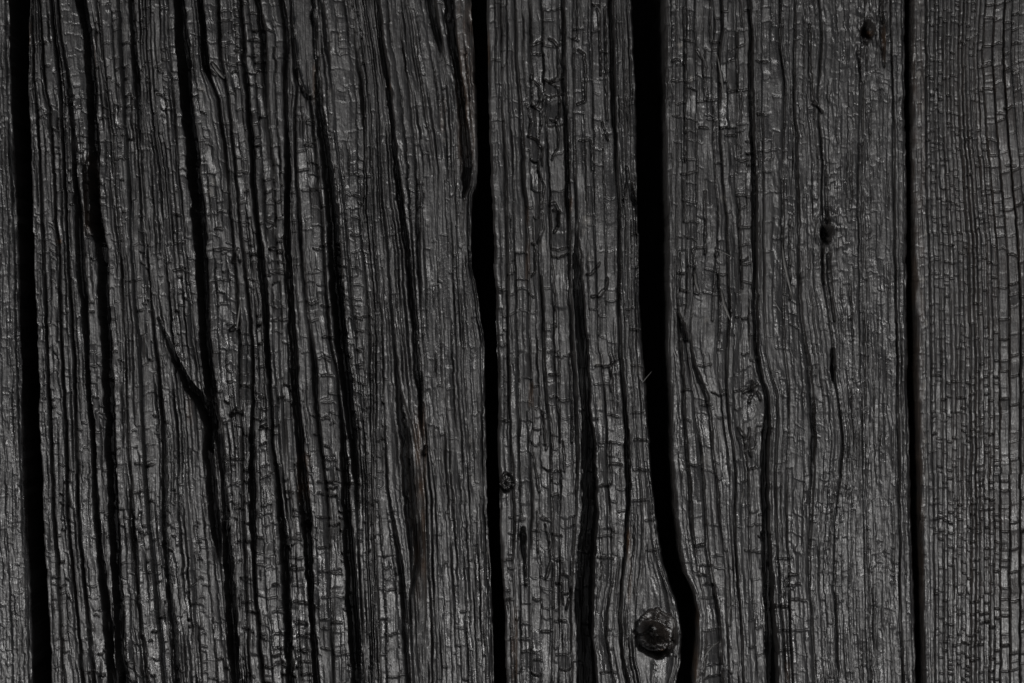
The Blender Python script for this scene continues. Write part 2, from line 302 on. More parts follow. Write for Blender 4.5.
# traced cross cracks of the char: x0 x1 y
CROSS = {
 'B': '''256 262 41,256 262 69,256 262 86,304 315 122,305 315 147,267 275 203,276 282 202,267 276 223,276 282 218,270 285 250,270 284 270,271 287 274,272 281 308,272 288 320,
 272 282 331,303 320 190,306 319 273,307 317 303,308 319 320,322 332 306,321 326 246,323 335 338,289 296 192,291 297 222,292 298 231,258 267 366,259 268 397,260 269 409,260 270 428,
 316 323 358,325 334 360,320 334 374,322 335 402,322 330 419,331 336 423,323 330 446,325 336 459,318 326 481,327 338 483,318 327 493,312 318 416,315 318 434,286 293 492,
 318 330 517,319 331 546,320 342 572,322 330 597,331 342 622,322 331 628,322 331 649,332 345 597,333 346 655,288 300 516,289 302 539,290 303 558,291 303 570,292 304 586,294 306 602,296 308 623,297 309 636,298 311 649,299 312 662,301 314 674,
 278 284 563,273 280 583,273 286 611,275 287 633,276 287 648,277 288 662,256 264 538,257 265 564,258 266 634,259 268 667,
 220 230 11,221 231 21,221 232 44,227 236 65,234 240 11,235 240 25,235 241 38,236 242 51,237 243 64,249 256 14,250 257 31,250 257 40,251 258 56,
 215 231 211,215 223 229,214 233 250,217 233 280,218 228 305,238 248 173,239 248 203,240 249 222,243 250 240,228 233 381,231 245 459,233 242 484,235 243 508,240 252 542,242 253 578,243 253 602,246 254 630,247 255 676,
 195 200 523,196 201 542,197 202 559,198 203 578,199 204 597,200 205 612,200 206 633,201 207 646,202 207 662,203 208 672,
 160 167 9,161 167 50,162 168 60,155 160 66,163 169 80,165 171 100,166 174 109,157 162 70,157 163 95,160 165 115,104 108 66,106 110 90,117 121 85,119 123 107,121 125 127,
 40 47 45,43 50 66,46 52 115,49 54 135,356 362 176,352 359 195,352 360 218,351 360 236,352 360 252,352 359 268,353 362 285,353 361 300,354 362 318,355 363 330,356 361 350,356 361 365,357 362 392,357 362 420,
 175 180 190,173 180 215,176 183 243,177 184 270,178 184 293,104 109 380,105 110 420,106 111 455,103 109 470''',
 'C': '''532 544 44,532 544 55,544 553 21,523 529 105,572 578 39,598 605 79,628 636 104,629 637 135,632 638 234,633 639 267,626 633 309,548 558 352,549 558 375,551 558 396,559 570 400,
 595 609 384,608 618 416,597 621 442,609 622 464,598 609 485,553 562 471,553 560 494,599 613 537,598 612 557,490 500 60,491 505 120,493 506 290,495 507 345,498 509 420,502 512 560,503 513 600,504 514 640,516 524 520,
 533 540 530,541 550 520,552 562 535,553 562 560,541 551 590,533 541 600,555 566 620,541 552 630,518 529 640,534 542 660,556 568 655,630 640 330,631 642 365,630 644 412,634 647 440,633 649 470,632 648 500,645 656 520,646 660 550''',
 'D': '''681 694 40,680 695 81,685 694 131,681 695 160,711 720 43,697 716 101,726 747 30,728 748 90,738 748 123,736 748 160,726 736 135,681 696 173,682 696 201,686 699 222,692 704 249,680 689 291,736 749 196,740 750 228,740 750 245,740 750 264,742 751 282,
 707 716 121,698 707 128,716 727 275,671 680 60,672 680 82,673 681 116,674 681 143,757 768 115,757 767 62,758 779 150,682 692 390,684 691 420,698 711 365,702 712 405,722 729 395,695 706 545,698 708 575,701 716 598,712 722 555,706 716 585,745 762 552,748 763 525,775 788 558,786 798 575,776 790 607,786 800 585,777 790 630,790 806 600,778 792 650,790 808 630''',
 'E': '''986 996 18,993 1003 44,983 992 65,984 993 89,1003 1014 22,1005 1016 70,987 996 140,995 1004 113,1012 1022 43,1004 1013 108,1006 1016 165,1000 1008 210,998 1006 248,1008 1017 255''',
}
_rc = random.Random(5)
for _k, _t in CROSS.items():
    for tok in _t.replace('\n', ' ').split(','):
        a_, b_, y_ = (float(q) for q in tok.split())
        d0, d1, d2 = (_rc.uniform(-1.5, 1.5) for _ in range(3))
        w_ = _rc.uniform(.22, .50)
        FREE.setdefault(_k, []).append([(a_, y_ + d0, w_ * .7), ((a_ + b_) / 2, y_ + d1 * .6, w_), (b_, y_ + d2, w_ * .8)])
# traced outlines of single scales
OUTL = {
 'C': '''549 40 553 41 558 47 558.5 62 558 77 554 81 549 82;552 84 558 87 559.5 100 559 115 555 122 551 120;555 122 559 132 558 147 552 159;534 81 539 86 540 100 536 107 531 106;528 107 531 122 529 136;
 532 107 541 110 541 125 538 140;528 136 537 140 542 150 542 165;531 75 532 107;544 82 542 125;577 0 577 38;578 50 584 54 586 82 585 102 577 104;597 8 599 15 601 75;605 8 606 75 607 120;579 141 591 140 592 150 592 170;602 122 608 140;
 626 70 627 120;538 171 544 186 542 208;542 212 544 228 538 243;553 211 558 212 559 223 554 233;532 243 536 246 535 273 532 276;541 276 544 331;553 266 556 326;587 275 593 273 599 263;592 296 598 297 606 288 607 278;627 183 623 201;
 559 352 560 442;570 354 571 399;572 400 572 442;596 366 608 367 615 361;610 442 611 484;610 367 611 392;528 412 529 452;543 412 546 449;533 454 539 492;563 442 565 472;537 512 538 552;549 542 551 562 546 579;562 574 569 577 571 594 566 609;556 583 562 584 563 604;545 525 549 541''',
 'D': '''684 8 685 81 685 162;710 0 710 41;705 50 707 100;737 32 738 90;740 0 742 26;693 251 695 293 699 293;738 196 742 288;705 191 705 254;715 248 717 270 720 300;716 250 712 320;683 180 684 222;680 253 680 290;697 50 703 62 705 100;757 160 757 240;782 180 782 250;790 220 790 300;741 93 741 158''',
}
for _k, _t in OUTL.items():
    for tok in _t.replace('\n', ' ').split(';'):
        v_ = [float(q) for q in tok.split()]; w_ = _rc.uniform(.5, .75)
        FREE.setdefault(_k, []).append([(v_[i], v_[i + 1], w_ * (.7 if i in (0, len(v_) - 2) else 1)) for i in range(0, len(v_), 2)])

# knots: x, y, rx, ry, kind
KNOTS = {
 'B': [],
 'C': [(656.5, 634, 20.5, 23, 'big'), (506.5, 482, 7.5, 9, 'small')],
 'D': [(828, 232, 8, 11, 'pit'), (868.5, 31, 9, 10, 'pit'), (752, 389, 8, 8, 'star')],
}
# bare brown wood showing through: x0, x1, y0, y1, amount
BROWN = {
 'B': [(412, 428, 396, 615, .7), (28, 33, 20, 48, .8), (82, 99, 150, 240, .55), (296, 312, 448, 508, .55), (455, 478, -20, 185, .4), (186, 194, 380, 430, .5),
       (312, 316, 60, 110, .5), (59, 63, 239, 244, 1.6), (82, 85, 259, 264, 1.2), (387, 391, 83, 89, 1.4), (440, 446, 95, 135, .6), (93, 98, 30, 70, .4)],
 'C': [(525, 530, 195, 290, .6), (486, 490, 20, 70, .7), (511, 518, 600, 690, .5), (626, 632, 520, 610, .7), (570, 573, 195, 215, .5), (660, 664, 650, 655, 1.6), (528, 534, 380, 410, .5)],
 'D': [(869, 875, 28, 36, 1.2), (882, 886, 20, 66, .5), (694, 700, 600, 690, .5), (784, 790, 660, 690, .5)],
 'E': [(912, 926, -60, 740, .22), (926, 1110, -60, 740, .10)],
}
# pale ash or bleached flecks
ASH = {
 'E': [(919, 3, 6, .5), (918, 75, 3, 1.), (923, 108, 2.5, .9), (921, 118, 3, .7), (920, 145, 3, .6), (926, 232, 3, 1.), (922, 280, 3, .9), (923, 300, 3, .5), (926, 323, 3, .9), (924, 385, 3, .8), (926, 440, 3, .6), (927, 476, 3, .6), (932, 670, 3, .8), (922, 20, 3, .5)],
 'C': [(586, 221, 5, 1.), (584, 232, 2.5, .8), (589, 258, 2.5, .7), (600, 403, 3, .9), (597, 363, 4, .6), (631, 365, 3, .6), (544, 246, 5, .5), (638, 368, 3, .5)],
 'D': [(680, 45, 3, 1.8), (691, 79, 3, .9), (723, 197, 4, .8), (706, 320, 3, .9), (724, 105, 2, .8), (727, 101, 2, .6), (706, 460, 6, .45)],
 'B': [(210, 192, 4, .9), (214, 182, 3, .9), (203, 90, 3, .8), (330, 92, 3, .8), (339, 35, 2.5, .8), (443, 122, 2.4, 1.), (444, 140, 2, .7), (470, 440, 3, .5), (472, 480, 3, .4), (488, 553, 2.5, .7), (460, 225, 2, .6), (439, 268, 2, .6)],
}

rows = np.concatenate([np.arange(-60, -2, 2.6), np.arange(-2, 686, 0.92), np.arange(686, 746, 2.6)])
XF = lambda x: (x - 512.0) * P
YF = lambda y: (341.5 - y) * P

def eval_line(pts, ys, lid, amp, lo_slope=True):
    px = np.array([p[0] for p in pts]); py = np.array([p[1] for p in pts]); pw = np.array([p[2] for p in pts])
    x = np.interp(ys, py, px); w = np.interp(ys, py, pw)
    sl = (px[-1] - px[0]) / max(1, py[-1] - py[0])
    x = x + np.where(ys < py[0], (ys - py[0]) * sl, 0) + np.where(ys > py[-1], (ys - py[-1]) * sl, 0)
    idv = np.full(ys.shape, lid)
    x = x + amp * (0.4 * n1(idv, ys / 30, 1) + 0.2 * n1(idv, ys / 9, 2) + 0.1 * n1(idv, ys / 4, 3) + .55 * vstep(idv * 1.0, ys / 15, 4) + .35 * vstep(idv * 1.0, ys / 6, 5))
    return x, w

def seg_dist(X, Y, pts):
    best = np.full(X.shape, 1e9); bw = np.zeros(X.shape)
    for (x0, y0, w0), (x1, y1, w1) in zip(pts[:-1], pts[1:]):
        dx, dy = x1 - x0, y1 - y0
        t = np.clip(((X - x0) * dx + (Y - y0) * dy) / (dx * dx + dy * dy), 0, 1)
        d = np.hypot(X - x0 - t * dx, Y - y0 - t * dy)
        m = d < best
        best = np.where(m, d, best); bw = np.where(m, w0 + (w1 - w0) * t, bw)
    return best, bw

def crack_depth(w):
    return np.where(w < 1, 3.8 * w, 3.8 + 8.0 * (w - 1)) + 10 * np.maximum(w - 4, 0)

# ------------------------------------------------------------------ relief of one plank
def relief(key, pd):
    rs = np.random.RandomState(pd['seed'])
    lines = pd['lines']; nl = len(lines); sid = pd['seed'] * 10
    H = len(rows)
    LX = []; LW = []
    for i, l in enumerate(lines):
        edge = i in (0, nl - 1)
        x, w = eval_line(l, rows, sid + i, 1.0 if edge else 0.8)
        LX.append(x); LW.append(w)
    for i in range(1, nl):
        LX[i] = np.maximum(LX[i], LX[i - 1] + 1.6)
    # columns of the grid: the traced lines are grid lines
    U = []; SI = []; ubound = [0.0]
    infr = (rows >= 0) & (rows <= 683)
    for i in range(nl - 1):
        w = float(np.mean((LX[i + 1] - LX[i])[infr]))
        step = 0.60
        if (key == 'A' and i == 0): step = 1.6
        if (key == 'E' and i == nl - 2): step = 1.5
        n = max(3, int(round(w / step)))
        f = np.arange(n) / n
        U.append(ubound[-1] + f * w); SI.append(np.full(n, i)); ubound.append(ubound[-1] + w)
    U.append(np.array([ubound[-1]])); SI.append(np.array([nl - 2]))
    U = np.concatenate(U); SI = np.concatenate(SI); ub = np.array(ubound)
    W = len(U)
    F = (U - ub[SI]) / (ub[SI + 1] - ub[SI])
    LXa = np.array(LX)
    X = LXa[SI, :].T * (1 - F)[None, :] + LXa[SI + 1, :].T * F[None, :]
    Y = np.repeat(rows[:, None], W, 1)
    UU = np.repeat(U[None, :], H, 0)
    Z = np.zeros((H, W)); brown = np.zeros((H, W)); ash = np.zeros((H, W))
    scale = np.repeat(((LXa[SI + 1, :] - LXa[SI, :]).T / (ub[SI + 1] - ub[SI])[None, :]), 1, 1)   # px per u

    # --- per strip settings
    prm = [pd['strips'].get(i, pd['default']) for i in range(nl - 1)]
    cols = [0.0]; cpr = []
    for i, p in enumerate(prm):
        w = ub[i + 1] - ub[i]
        n = max(1, int(round(w / p['cw'])))
        ws = rs.uniform(.85, 1.15, n) if key == 'E' else rs.uniform(.6, 1.45, n); ws *= w / ws.sum()
        for q in ws:
            cols.append(cols[-1] + q); cpr.append(i)
    cols = np.array(cols); cpr = np.array(cpr)
    g = {k: np.array([prm[i][k] for i in cpr]) for k in ('cw', 'cl', 'cd', 'ce', 'ro', 'rnd', 'saw')}
    guard = np.minimum(np.abs(F - 0), np.abs(1 - F)) * (ub[SI + 1] - ub[SI])
    guard = np.clip(guard / 4.0, 0, 1)[None, :]
    calm = {'E': .12, 'A': .6}.get(key, .55)
    Uw = UU + calm * guard * (1.4 * vn(UU / 24, Y / 70, sid + 1) + 0.45 * vn(UU / 9, Y / 18, sid + 2) + 0.25 * vn(UU / 4, Y / 4.5, sid + 3) + .85 * vstep(UU / 7, Y / 13, sid + 15) + .5 * vstep(UU / 4, Y / 6, sid + 16))
    ci = np.clip(np.searchsorted(cols, Uw.ravel(), side='right') - 1, 0, len(cpr) - 1).reshape(H, W)
    b0 = cols[ci]; b1 = cols[ci + 1]; cwid = (b1 - b0) * scale
    t = np.clip((Uw - b0) / (b1 - b0), 0, 1)
    dl = t * cwid; dr = (1 - t) * cwid
    bs = rs.uniform(.75, 1.15, len(cols)) if key == 'E' else rs.uniform(.0, 1.15, len(cols))
    na = .3 if key == 'E' else .95
    sl_ = np.clip(bs[ci] + na * n1(ci, Y / 42, 4), 0.0, 1.6)
    sr_ = np.clip(bs[ci + 1] + na * n1(ci + 1, Y / 42, 4), 0.0, 1.6)
    cd = g['cd'][ci] * {'B': .72, 'C': .85, 'D': .75, 'E': .78, 'A': .8}[key]
    Z -= cd * sl_ * (2.1 * np.exp(-(dl / .56) ** 2) + .12 * np.exp(-dl / 1.7))
    Z -= cd * sr_ * (2.1 * np.exp(-(dr / .56) ** 2) + .12 * np.exp(-dr / 1.7))
    co = rs.normal(0, 1, len(cpr))
    win = np.clip(np.minimum(dl, dr) / 1.6, 0, 1)
    Z += win * np.clip(.5 * (sl_ + sr_), 0, 1) * (0.55 * co[ci] * np.minimum(g['cd'][ci], 1.5) + 0.7 * n1(ci, Y / 30, 5))
    Z += np.minimum(.55, .05 * cwid) * np.clip(.5 * (sl_ + sr_), .1, 1) * (1 - np.abs(2 * t - 1) ** 3)
    Z += g['saw'][ci] * (t - .5) * cwid
    if key != 'E':
        Z += win * np.clip(.5 * (sl_ + sr_), .15, 1) * .24 * n1(ci, Y / 45, 12) * (t - .5) * np.minimum(cwid, 12)
    # hairline splits
    n2 = int(ub[-1] / 2.5); c2 = np.sort(rs.uniform(0, ub[-1], n2)); c2 = np.concatenate([[-9], c2, [ub[-1] + 9]])
    i2 = np.clip(np.searchsorted(c2, Uw.ravel(), side='right') - 1, 0, n2).reshape(H, W)
    for k2 in (0, 1):
        d2 = np.abs(Uw - c2[i2 + k2]) * scale
        st2 = np.clip(2.4 * n1(i2 + k2, Y / 34, 13) - .9, 0, 1.2) * (.12 if key == 'E' else 1)
        Z -= {'B': 2.0, 'D': 1.5, 'A': 1.5}.get(key, 1.8) * st2 * np.exp(-(d2 / .55) ** 2)
    # --- cells along each column
    key0 = []; BIG = 4000.0; cl_off = []; cstart = []
    for c in range(len(cpr)):
        L = -90.0 - rs.rand() * 10; lst = []
        while L < 780:
            lst.append(L); L += g['cl'][c] * math.exp(rs.normal(0, .5))
        lst.append(L)
        cstart.append(sum(1 for _ in ()))
        key0.append(np.array(lst) + 500 + c * BIG)
    key0 = np.concatenate(key0)
    csl = rs.normal(0, .22, len(cpr))
    arch = (2 * t - 1) ** 2
    V = Y + csl[ci] * (t - .5) * cwid + g['rnd'][ci] * arch * np.sign(n1(ci, Y * 0, 6) + .4) + (.4 if key == 'E' else 1) * (1.1 * vn(X / 3.2, Y / 9, sid + 4) + .5 * vn(X / 1.6, Y / 5, sid + 5))
    kk = (V + 500 + ci * BIG)
    cell = np.clip(np.searchsorted(key0, kk.ravel(), side='right') - 1, 0, len(key0) - 2).reshape(H, W)
    e0 = kk - key0[cell]; e1 = key0[cell + 1] - kk
    bstr = np.clip(rs.normal(.6, .6, len(key0) + 1), 0, 1.7)
    ce = g['ce'][ci] * ((.75 + .25 * vn(X / 25, Y / 60, sid + 17)) if key == 'E' else ({'B': .30, 'C': .30, 'D': .30}.get(key, .3) + .60 * sstep(-.35, .45, vn(X / 16, Y / 70, sid + 17))))
    cur = np.clip(rs.normal(.3, .6, len(key0) + 1), 0, 1.6)
    Z -= ce * bstr[cell] * (2.1 * np.exp(-(e0 / .58) ** 2) + .10 * np.exp(-e0 / 2.5))
    Z -= ce * bstr[cell + 1] * (2.1 * np.exp(-(e1 / .58) ** 2) + .9 * cur[cell] * np.exp(-e1 / 2.4))
    cz = rs.normal(0, 1, len(key0)); ctl = rs.normal(0, 1, len(key0)); ctx = rs.normal(0, 1, len(key0))
    clen = np.maximum(key0[cell + 1] - key0[cell], 2)
    wc = np.clip(np.minimum(e0, e1) / 1.5, 0, 1) * win
    Z += wc * ce * np.minimum(1, bstr[cell] + bstr[cell + 1]) * (.24 * cz[cell] + (.05 if key == 'E' else .09) * ctl[cell] * np.clip(e0 - clen * .5, -8, 8) + (.07 if key == 'E' else .14) * ctx[cell] * (t - .5) * np.minimum(cwid, 11))
    chash = TAB[(cell * 3) % NT, (cell // 3) % NT] * (.22 if key == 'E' else .5) + .5
    # --- strips between the traced cracks
    soff = rs.normal(0, 1, nl - 1)
    sdome = np.array([p['dome'] for p in prm])
    sw = (LXa[SI + 1, :] - LXa[SI, :]).T
    din = np.minimum(F[None, :], 1 - F[None, :]) * sw
    if pd['flank']:
        Z += sstep(0, 2.2, din) * np.clip(soff[SI][None, :] * 2.2 + 1.2 * n1(np.repeat(SI[None, :], H, 0), Y / 120, 22), -5, 3)
    Z += np.minimum(1.5, .085 * sw) * sdome[SI][None, :] * (1 - np.abs(2 * F[None, :] - 1) ** 4)
    stl = rs.uniform(-1, 1, nl - 1)
    Z += (stl[SI][None, :] * .16 + .14 * n1(np.repeat(SI[None, :], H, 0), Y / 90, 21)) * (F[None, :] - .5) * np.minimum(sw, 22) * sstep(0, 2, din)
    # --- broad undulation and fibres
    rough = g['ro'][ci]
    Z += 1.6 * vn(X / 60, Y / 140, sid + 6) + .7 * vn(X / 14, Y / 60, sid + 7)
    fa = .4 if key == 'E' else 1.0
    Z += fa * (.30 * vn(UU / 1.3, Y / 40, sid + 13) + .45 * vn(UU / 2.6, Y / 70, sid + 14))
    rough = np.clip(rough * (.75 + .6 * vn(X / 18, Y / 40, sid + 18)), .1, 2) * (1.15 if key in 'AD' else .8)
    Z += rough * (.30 * vn(UU / 2.1, Y / 20, sid + 8) + .28 * vn(UU / 1.15, Y / 9, sid + 9) + .10 * vn(X / 2.2, Y / 3.2, sid + 10) + .22 * vn(X / 5, Y / 14, sid + 11))
    chips = sstep(.52, .68, vn(X / 4.2, Y / 11, sid + 12))
    Z -= rough * .55 * chips

    # --- smooth bared tongue and smooth valley floor on the widest plank
    if key == 'B':
        lx = np.interp(rows, [-60, 0, 37, 70, 84, 97], [288, 291.5, 294, 298, 302, 309])[:, None]
        rx = np.interp(rows, [-60, 0, 50, 87, 97], [310, 312, 315, 317, 313])[:, None]
        m = sstep(0, 1.5, X - lx) * sstep(0, 1.5, rx - X) * (Y < 97)
        fl = -1.5 - .02 * (97 - Y) + .25 * vn(UU / 2.2, Y / 30, sid + 20) + .2 * vn(X / 1.6, Y / 6, sid + 21)
        Z = Z * (1 - m) + fl * m
        lx = np.interp(rows, [384, 400, 430, 470, 512, 560, 600, 683], [399, 400, 404, 406.5, 410, 414, 408, 412])[:, None]
        rx = np.interp(rows, [384, 400, 430, 470, 512, 560, 600, 683], [400, 405, 414, 421, 425, 427, 427, 429])[:, None]
        m = sstep(0, 2.5, X - lx) * sstep(0, 3, rx - X) * (Y > 384)
        dp = np.interp(rows, [384, 430, 470, 560, 600, 640, 683], [-4, -18, -24, -18, -8, -4, -3])[:, None]
        fl = dp + 2.6 * vn(UU / 2.0, Y / 60, sid + 22) + 1.2 * vn(UU / 1.2, Y / 22, sid + 25) + .25 * vn(X / 1.6, Y / 6, sid + 23)
        Z = Z * (1 - m) + fl * m
        # broken recess beside the big split
        m = sstep(0, 2, X - np.interp(rows, [150, 165, 235, 245], [92, 83, 85, 96])[:, None]) * sstep(0, 2, 100 - X) * sstep(150, 158, Y) * sstep(242, 232, Y)
        Z -= m * (5 + 2.5 * vn(UU / 2.5, Y / 40, sid + 24))
    if key == 'C':      # the wood swells round the big knot
        rr = np.hypot((X - 656.5) / 30, (Y - 636) / 44)
        Z += 5 * np.exp(-rr ** 2 * 1.6)
        for si, fl in ((8, (.1, .22, .33, .44, .55, .66, .77, .9)), (9, (.3, .65)), (7, (.25, .5, .78))):
            for q, f0 in enumerate(fl):
                fx = f0 + .05 * n1(np.full(H, 900 + q + si * 10), rows / 30, 2)[:, None]
                st = np.clip(.75 + .9 * n1(np.full(H, 700 + q + si * 10), rows / 18, 3)[:, None], 0, 1.3) * sstep(500, 560, Y) * sstep(3, 10, sw)
                Z -= (SI == si)[None, :] * 2.6 * st * np.exp(-((F[None, :] - fx) * sw / .75) ** 2)

    # --- the traced cracks
    for i in range(1, nl - 1):
        x = LXa[i][:, None]; w = (LW[i] * (.42 + .48 * sstep(1.2, 3.2, LW[i])) if key == 'B' else LW[i] * (.46 + .44 * sstep(1.8, 4.5, LW[i])))[:, None]
        idv = np.full(H, sid + 100 + i)
        wa = np.minimum(w, 2.2)
        wj = np.clip(w + wa * (.34 * n1(idv, rows / 13, 7)[:, None] + .14 * n1(idv, rows / 4, 8)[:, None]), 0, None)
        wl_ = wj + wa * (.16 * n1(idv, rows / 7, 9) + .22 * vstep(idv * 1.0, rows / 9, 6))[:, None]; wr_ = wj + wa * (.16 * n1(idv, rows / 7, 10) + .22 * vstep(idv * 1.0, rows / 9, 8))[:, None]
        d = X - x
        dep = crack_depth(w)
        side = np.where(d < 0, -d - wl_, d - wr_)
        core = np.where(side <= 0, 1.0, np.exp(-(np.maximum(side, 0) / .55) ** 2))
        lip = np.exp(-np.maximum(side, 0) / (.8 + .35 * np.minimum(w, 3)))
        Z -= dep * core + np.minimum(w, 3) * .38 * lip * (1 - core)
        if pd['flank']:
            fw = np.clip(2.0 * w, 0, 8)
            fd = np.clip(1.3 * (w - 1.2), 0, 4.2)
            tt = np.clip(1 - (d - wr_) / np.maximum(fw, .1), 0, 1) * (d > wr_)
            Z -= fd * tt ** 1.3 * (1 - core)
    for pts in FREE.get(key, []):
        ys = [p[1] for p in pts]; m = (rows > min(ys) - 12) & (rows < max(ys) + 12)
        xs_ = [p[0] for p in pts]; r0_, r1_ = np.nonzero(m)[0][[0, -1]]
        cm = ((X[r0_:r1_ + 1] > min(xs_) - 12) & (X[r0_:r1_ + 1] < max(xs_) + 12)).any(0)
        if not cm.any(): continue
        c0_, c1_ = np.nonzero(cm)[0][[0, -1]]
        sl2 = (slice(r0_, r1_ + 1), slice(c0_, c1_ + 1))
        Xs, Ys = X[sl2], Y[sl2]
        d, w = seg_dist(Xs + .7 * vn(Xs / 3, Ys / 4, 3), Ys + .9 * vn(Xs / 2.6, Ys / 5, 5), pts)
        side = d - w
        core = np.where(side <= 0, 1.0, np.exp(-(np.maximum(side, 0) / .55) ** 2))
        lip = np.exp(-np.maximum(side, 0) / 1.8)
        Z[sl2] -= np.maximum(crack_depth(w), np.minimum(7.0 * w, 3.8)) * core + np.minimum(w, 3) * .6 * lip * (1 - core)

    # --- knots
    kid = np.full((H, W), -1)
    for k, (kx, ky, rx, ry, kind) in enumerate(KNOTS.get(key, [])):
        dx = (X - kx) / rx; dy = (Y - ky) / ry
        wob = .09 * vn(X / 8, Y / 8, sid + 30 + k) + .07 * vn(X / 3, Y / 3.5, sid + 31 + k) if kind == 'big' else {'pit': .42}.get(kind, .15) * (.7 * vn(X / 7, Y / 7, sid + 30 + k) + .6 * vn(X / 2.5, Y / 4, sid + 50 + k))
        r = np.hypot(dx, dy) + wob; a = np.arctan2(dy, dx)
        if kind == 'big':
            m = sstep(1.08, .97, r)
            aw = a + .45 * vn(X / 9, Y / 9, 75)
            rw = r + .05 * vn(X / 6, Y / 6, 76)
            lump = 1.6 * vn(X / 8, Y / 8, 71) + .5 * vn(aw * 5, r * 2.2, 72) * sstep(.05, .4, r)
            rad = np.zeros_like(r)
            for a0, r0, r1, dd in ((-1.5, .2, .98, 1.), (.2, .25, .9, .7), (1.9, .3, .9, .9), (3.0, .1, 1.0, 1.), (-2.4, .5, .95, .6)):
                da = np.abs((aw - a0 + math.pi) % (2 * math.pi) - math.pi) * r * 19
                rad = np.maximum(rad, dd * np.exp(-(da / .85) ** 2) * sstep(r0 - .08, r0 + .08, r) * sstep(r1 + .05, r1 - .08, r))
            rg = np.zeros_like(r)
            for q, dd in ((.28, .8), (.66, 1.)):
                rg = np.maximum(rg, dd * np.exp(-((rw - q) / .032) ** 2) * np.clip(.75 + .6 * vn(a * 1.6 + q * 9, r * 0, 78), 0, 1))
            zk = -15 - 24 * sstep(.7, .05, r) + lump - 5 * rad - 4 * rg
            zk -= 11 * np.exp(-((rw - 1.0) / .075) ** 2) * np.clip(.5 + .65 * np.sin(a + .2) + .5 * vn(a * 2.2, r * 0, 77), 0.05, 1.6)
            Z = Z * (1 - m) + (zk + 3.0) * m
            brown += m * .12
        elif kind == 'small':
            m = sstep(1.15, .95, r)
            zk = -3 + 1.2 * vn(X / 2.5, Y / 2.5, 81) - 3.5 * np.exp(-(np.sin(a * 5 + 1.5 * vn(X / 5, Y / 5, 82)) / .3) ** 2) - 5 * np.exp(-((r - .95) / .12) ** 2) - 4 * sstep(.5, .1, r)
            Z = Z * (1 - m) + zk * m
        elif kind == 'pit':
            m = sstep(1.1, .0, r)
            wide = np.exp(-(np.hypot(dx / 2.0, dy / 3.0)) ** 2)
            Z -= m * (26 + 6 * vn(X / 2.0, Y / 3, 83)) + wide * (1.6 + 3.2 * np.clip(vn(UU / 1.9, Y / 14, 84), 0, 1) + 1.6 * vn(X / 2.5, Y / 5, 87))
            Z += 2.4 * np.exp(-((r - 1.25) / .3) ** 2) * np.clip(vn(a * 1.3, r, 88) + .4, 0, 1)
        else:
            m = sstep(1.2, .7, r)
            Z += m * (.8 * vn(X / 2, Y / 2, 85) - 2.2 * np.exp(-(np.sin(a * 4 + 2 * vn(X / 5, Y / 5, 86)) / .25) ** 2) + 1.5)
        kid[(r < 1.04)] = k

    # --- worn long edges
    for x, s in ((LXa[0], 1), (LXa[-1], -1)):
        d = (X - x[:, None]) * s
        Z -= 5.0 * np.clip(1 - d / 6.0, 0, 1) ** 2.2 * (1 + .6 * n1(np.full(H, sid + s), rows / 14, 11)[:, None])

    # --- stains
    for (x0, x1, y0, y1, am) in BROWN.get(key, []):
        sx_, sy_ = max(1, (x1 - x0) * .25), max(1, (y1 - y0) * .2)
        m = sstep(x0 - .5, x0 + sx_, X) * sstep(x1 + .5, x1 - sx_, X) * sstep(y0, y0 + sy_, Y) * sstep(y1, y1 - sy_, Y)
        brown += am * m * np.clip(.7 + .8 * vn(X / 2.5, Y / 16, 91), 0, 1.4)
    for (x0, y0, r0, am) in ASH.get(key, []):
        rr = np.hypot((X - x0) / r0, (Y - y0) / (r0 * 1.5)) + .35 * vn(X / 1.8, Y / 2.5, 92)
        ash += am * sstep(1.05, .35, rr)
    ash += .15 * sstep(.62, .85, vn(X / 1.7, Y / 4.5, sid + 40)) * sstep(.1, .6, vn(X / 40, Y / 90, sid + 41) + .25)
    N0 = (np.clip(brown, 0, 1.6), chash, np.clip(ash, 0, 1.6))
    return X, Y, Z, SI, cell, kid, N0, LXa, cwid, clen, bstr

# ------------------------------------------------------------------ mesh helpers
def mesh_from(name, co, quads, tint=None, nrm=None, mat=MAT):
    me = bpy.data.meshes.new(name)
    nv, nf = len(co), len(quads)
    me.vertices.add(nv); me.vertices.foreach_set("co", co.astype(np.float32).ravel())
    me.loops.add(nf * 4); me.loops.foreach_set("vertex_index", quads.astype(np.int32).ravel())
    me.polygons.add(nf)
    me.polygons.foreach_set("loop_start", np.arange(0, nf * 4, 4, dtype=np.int32))
    me.polygons.foreach_set("use_smooth", np.ones(nf, dtype=bool))
    me.update(calc_edges=True)
    if tint is not None:
        a = me.attributes.new("tint", 'FLOAT_COLOR', 'POINT')
        a.data.foreach_set("color", tint.astype(np.float32).ravel())
    if nrm is not None:
        me.normals_split_custom_set_from_vertices(nrm.astype(np.float32).tolist())
    me.materials.append(mat)
    return me

def link(name, me, parent=None):
    o = bpy.data.objects.new(name, me)
    scene.collection.objects.link(o)
    if parent is not None: o.parent = parent
    return o

# ------------------------------------------------------------------ the panel of boards
root = link("charred_plank_panel", None)
root["label"] = "blackened charred wooden planks laid side by side with dark gaps between them"
root["category"] = "wooden panel"

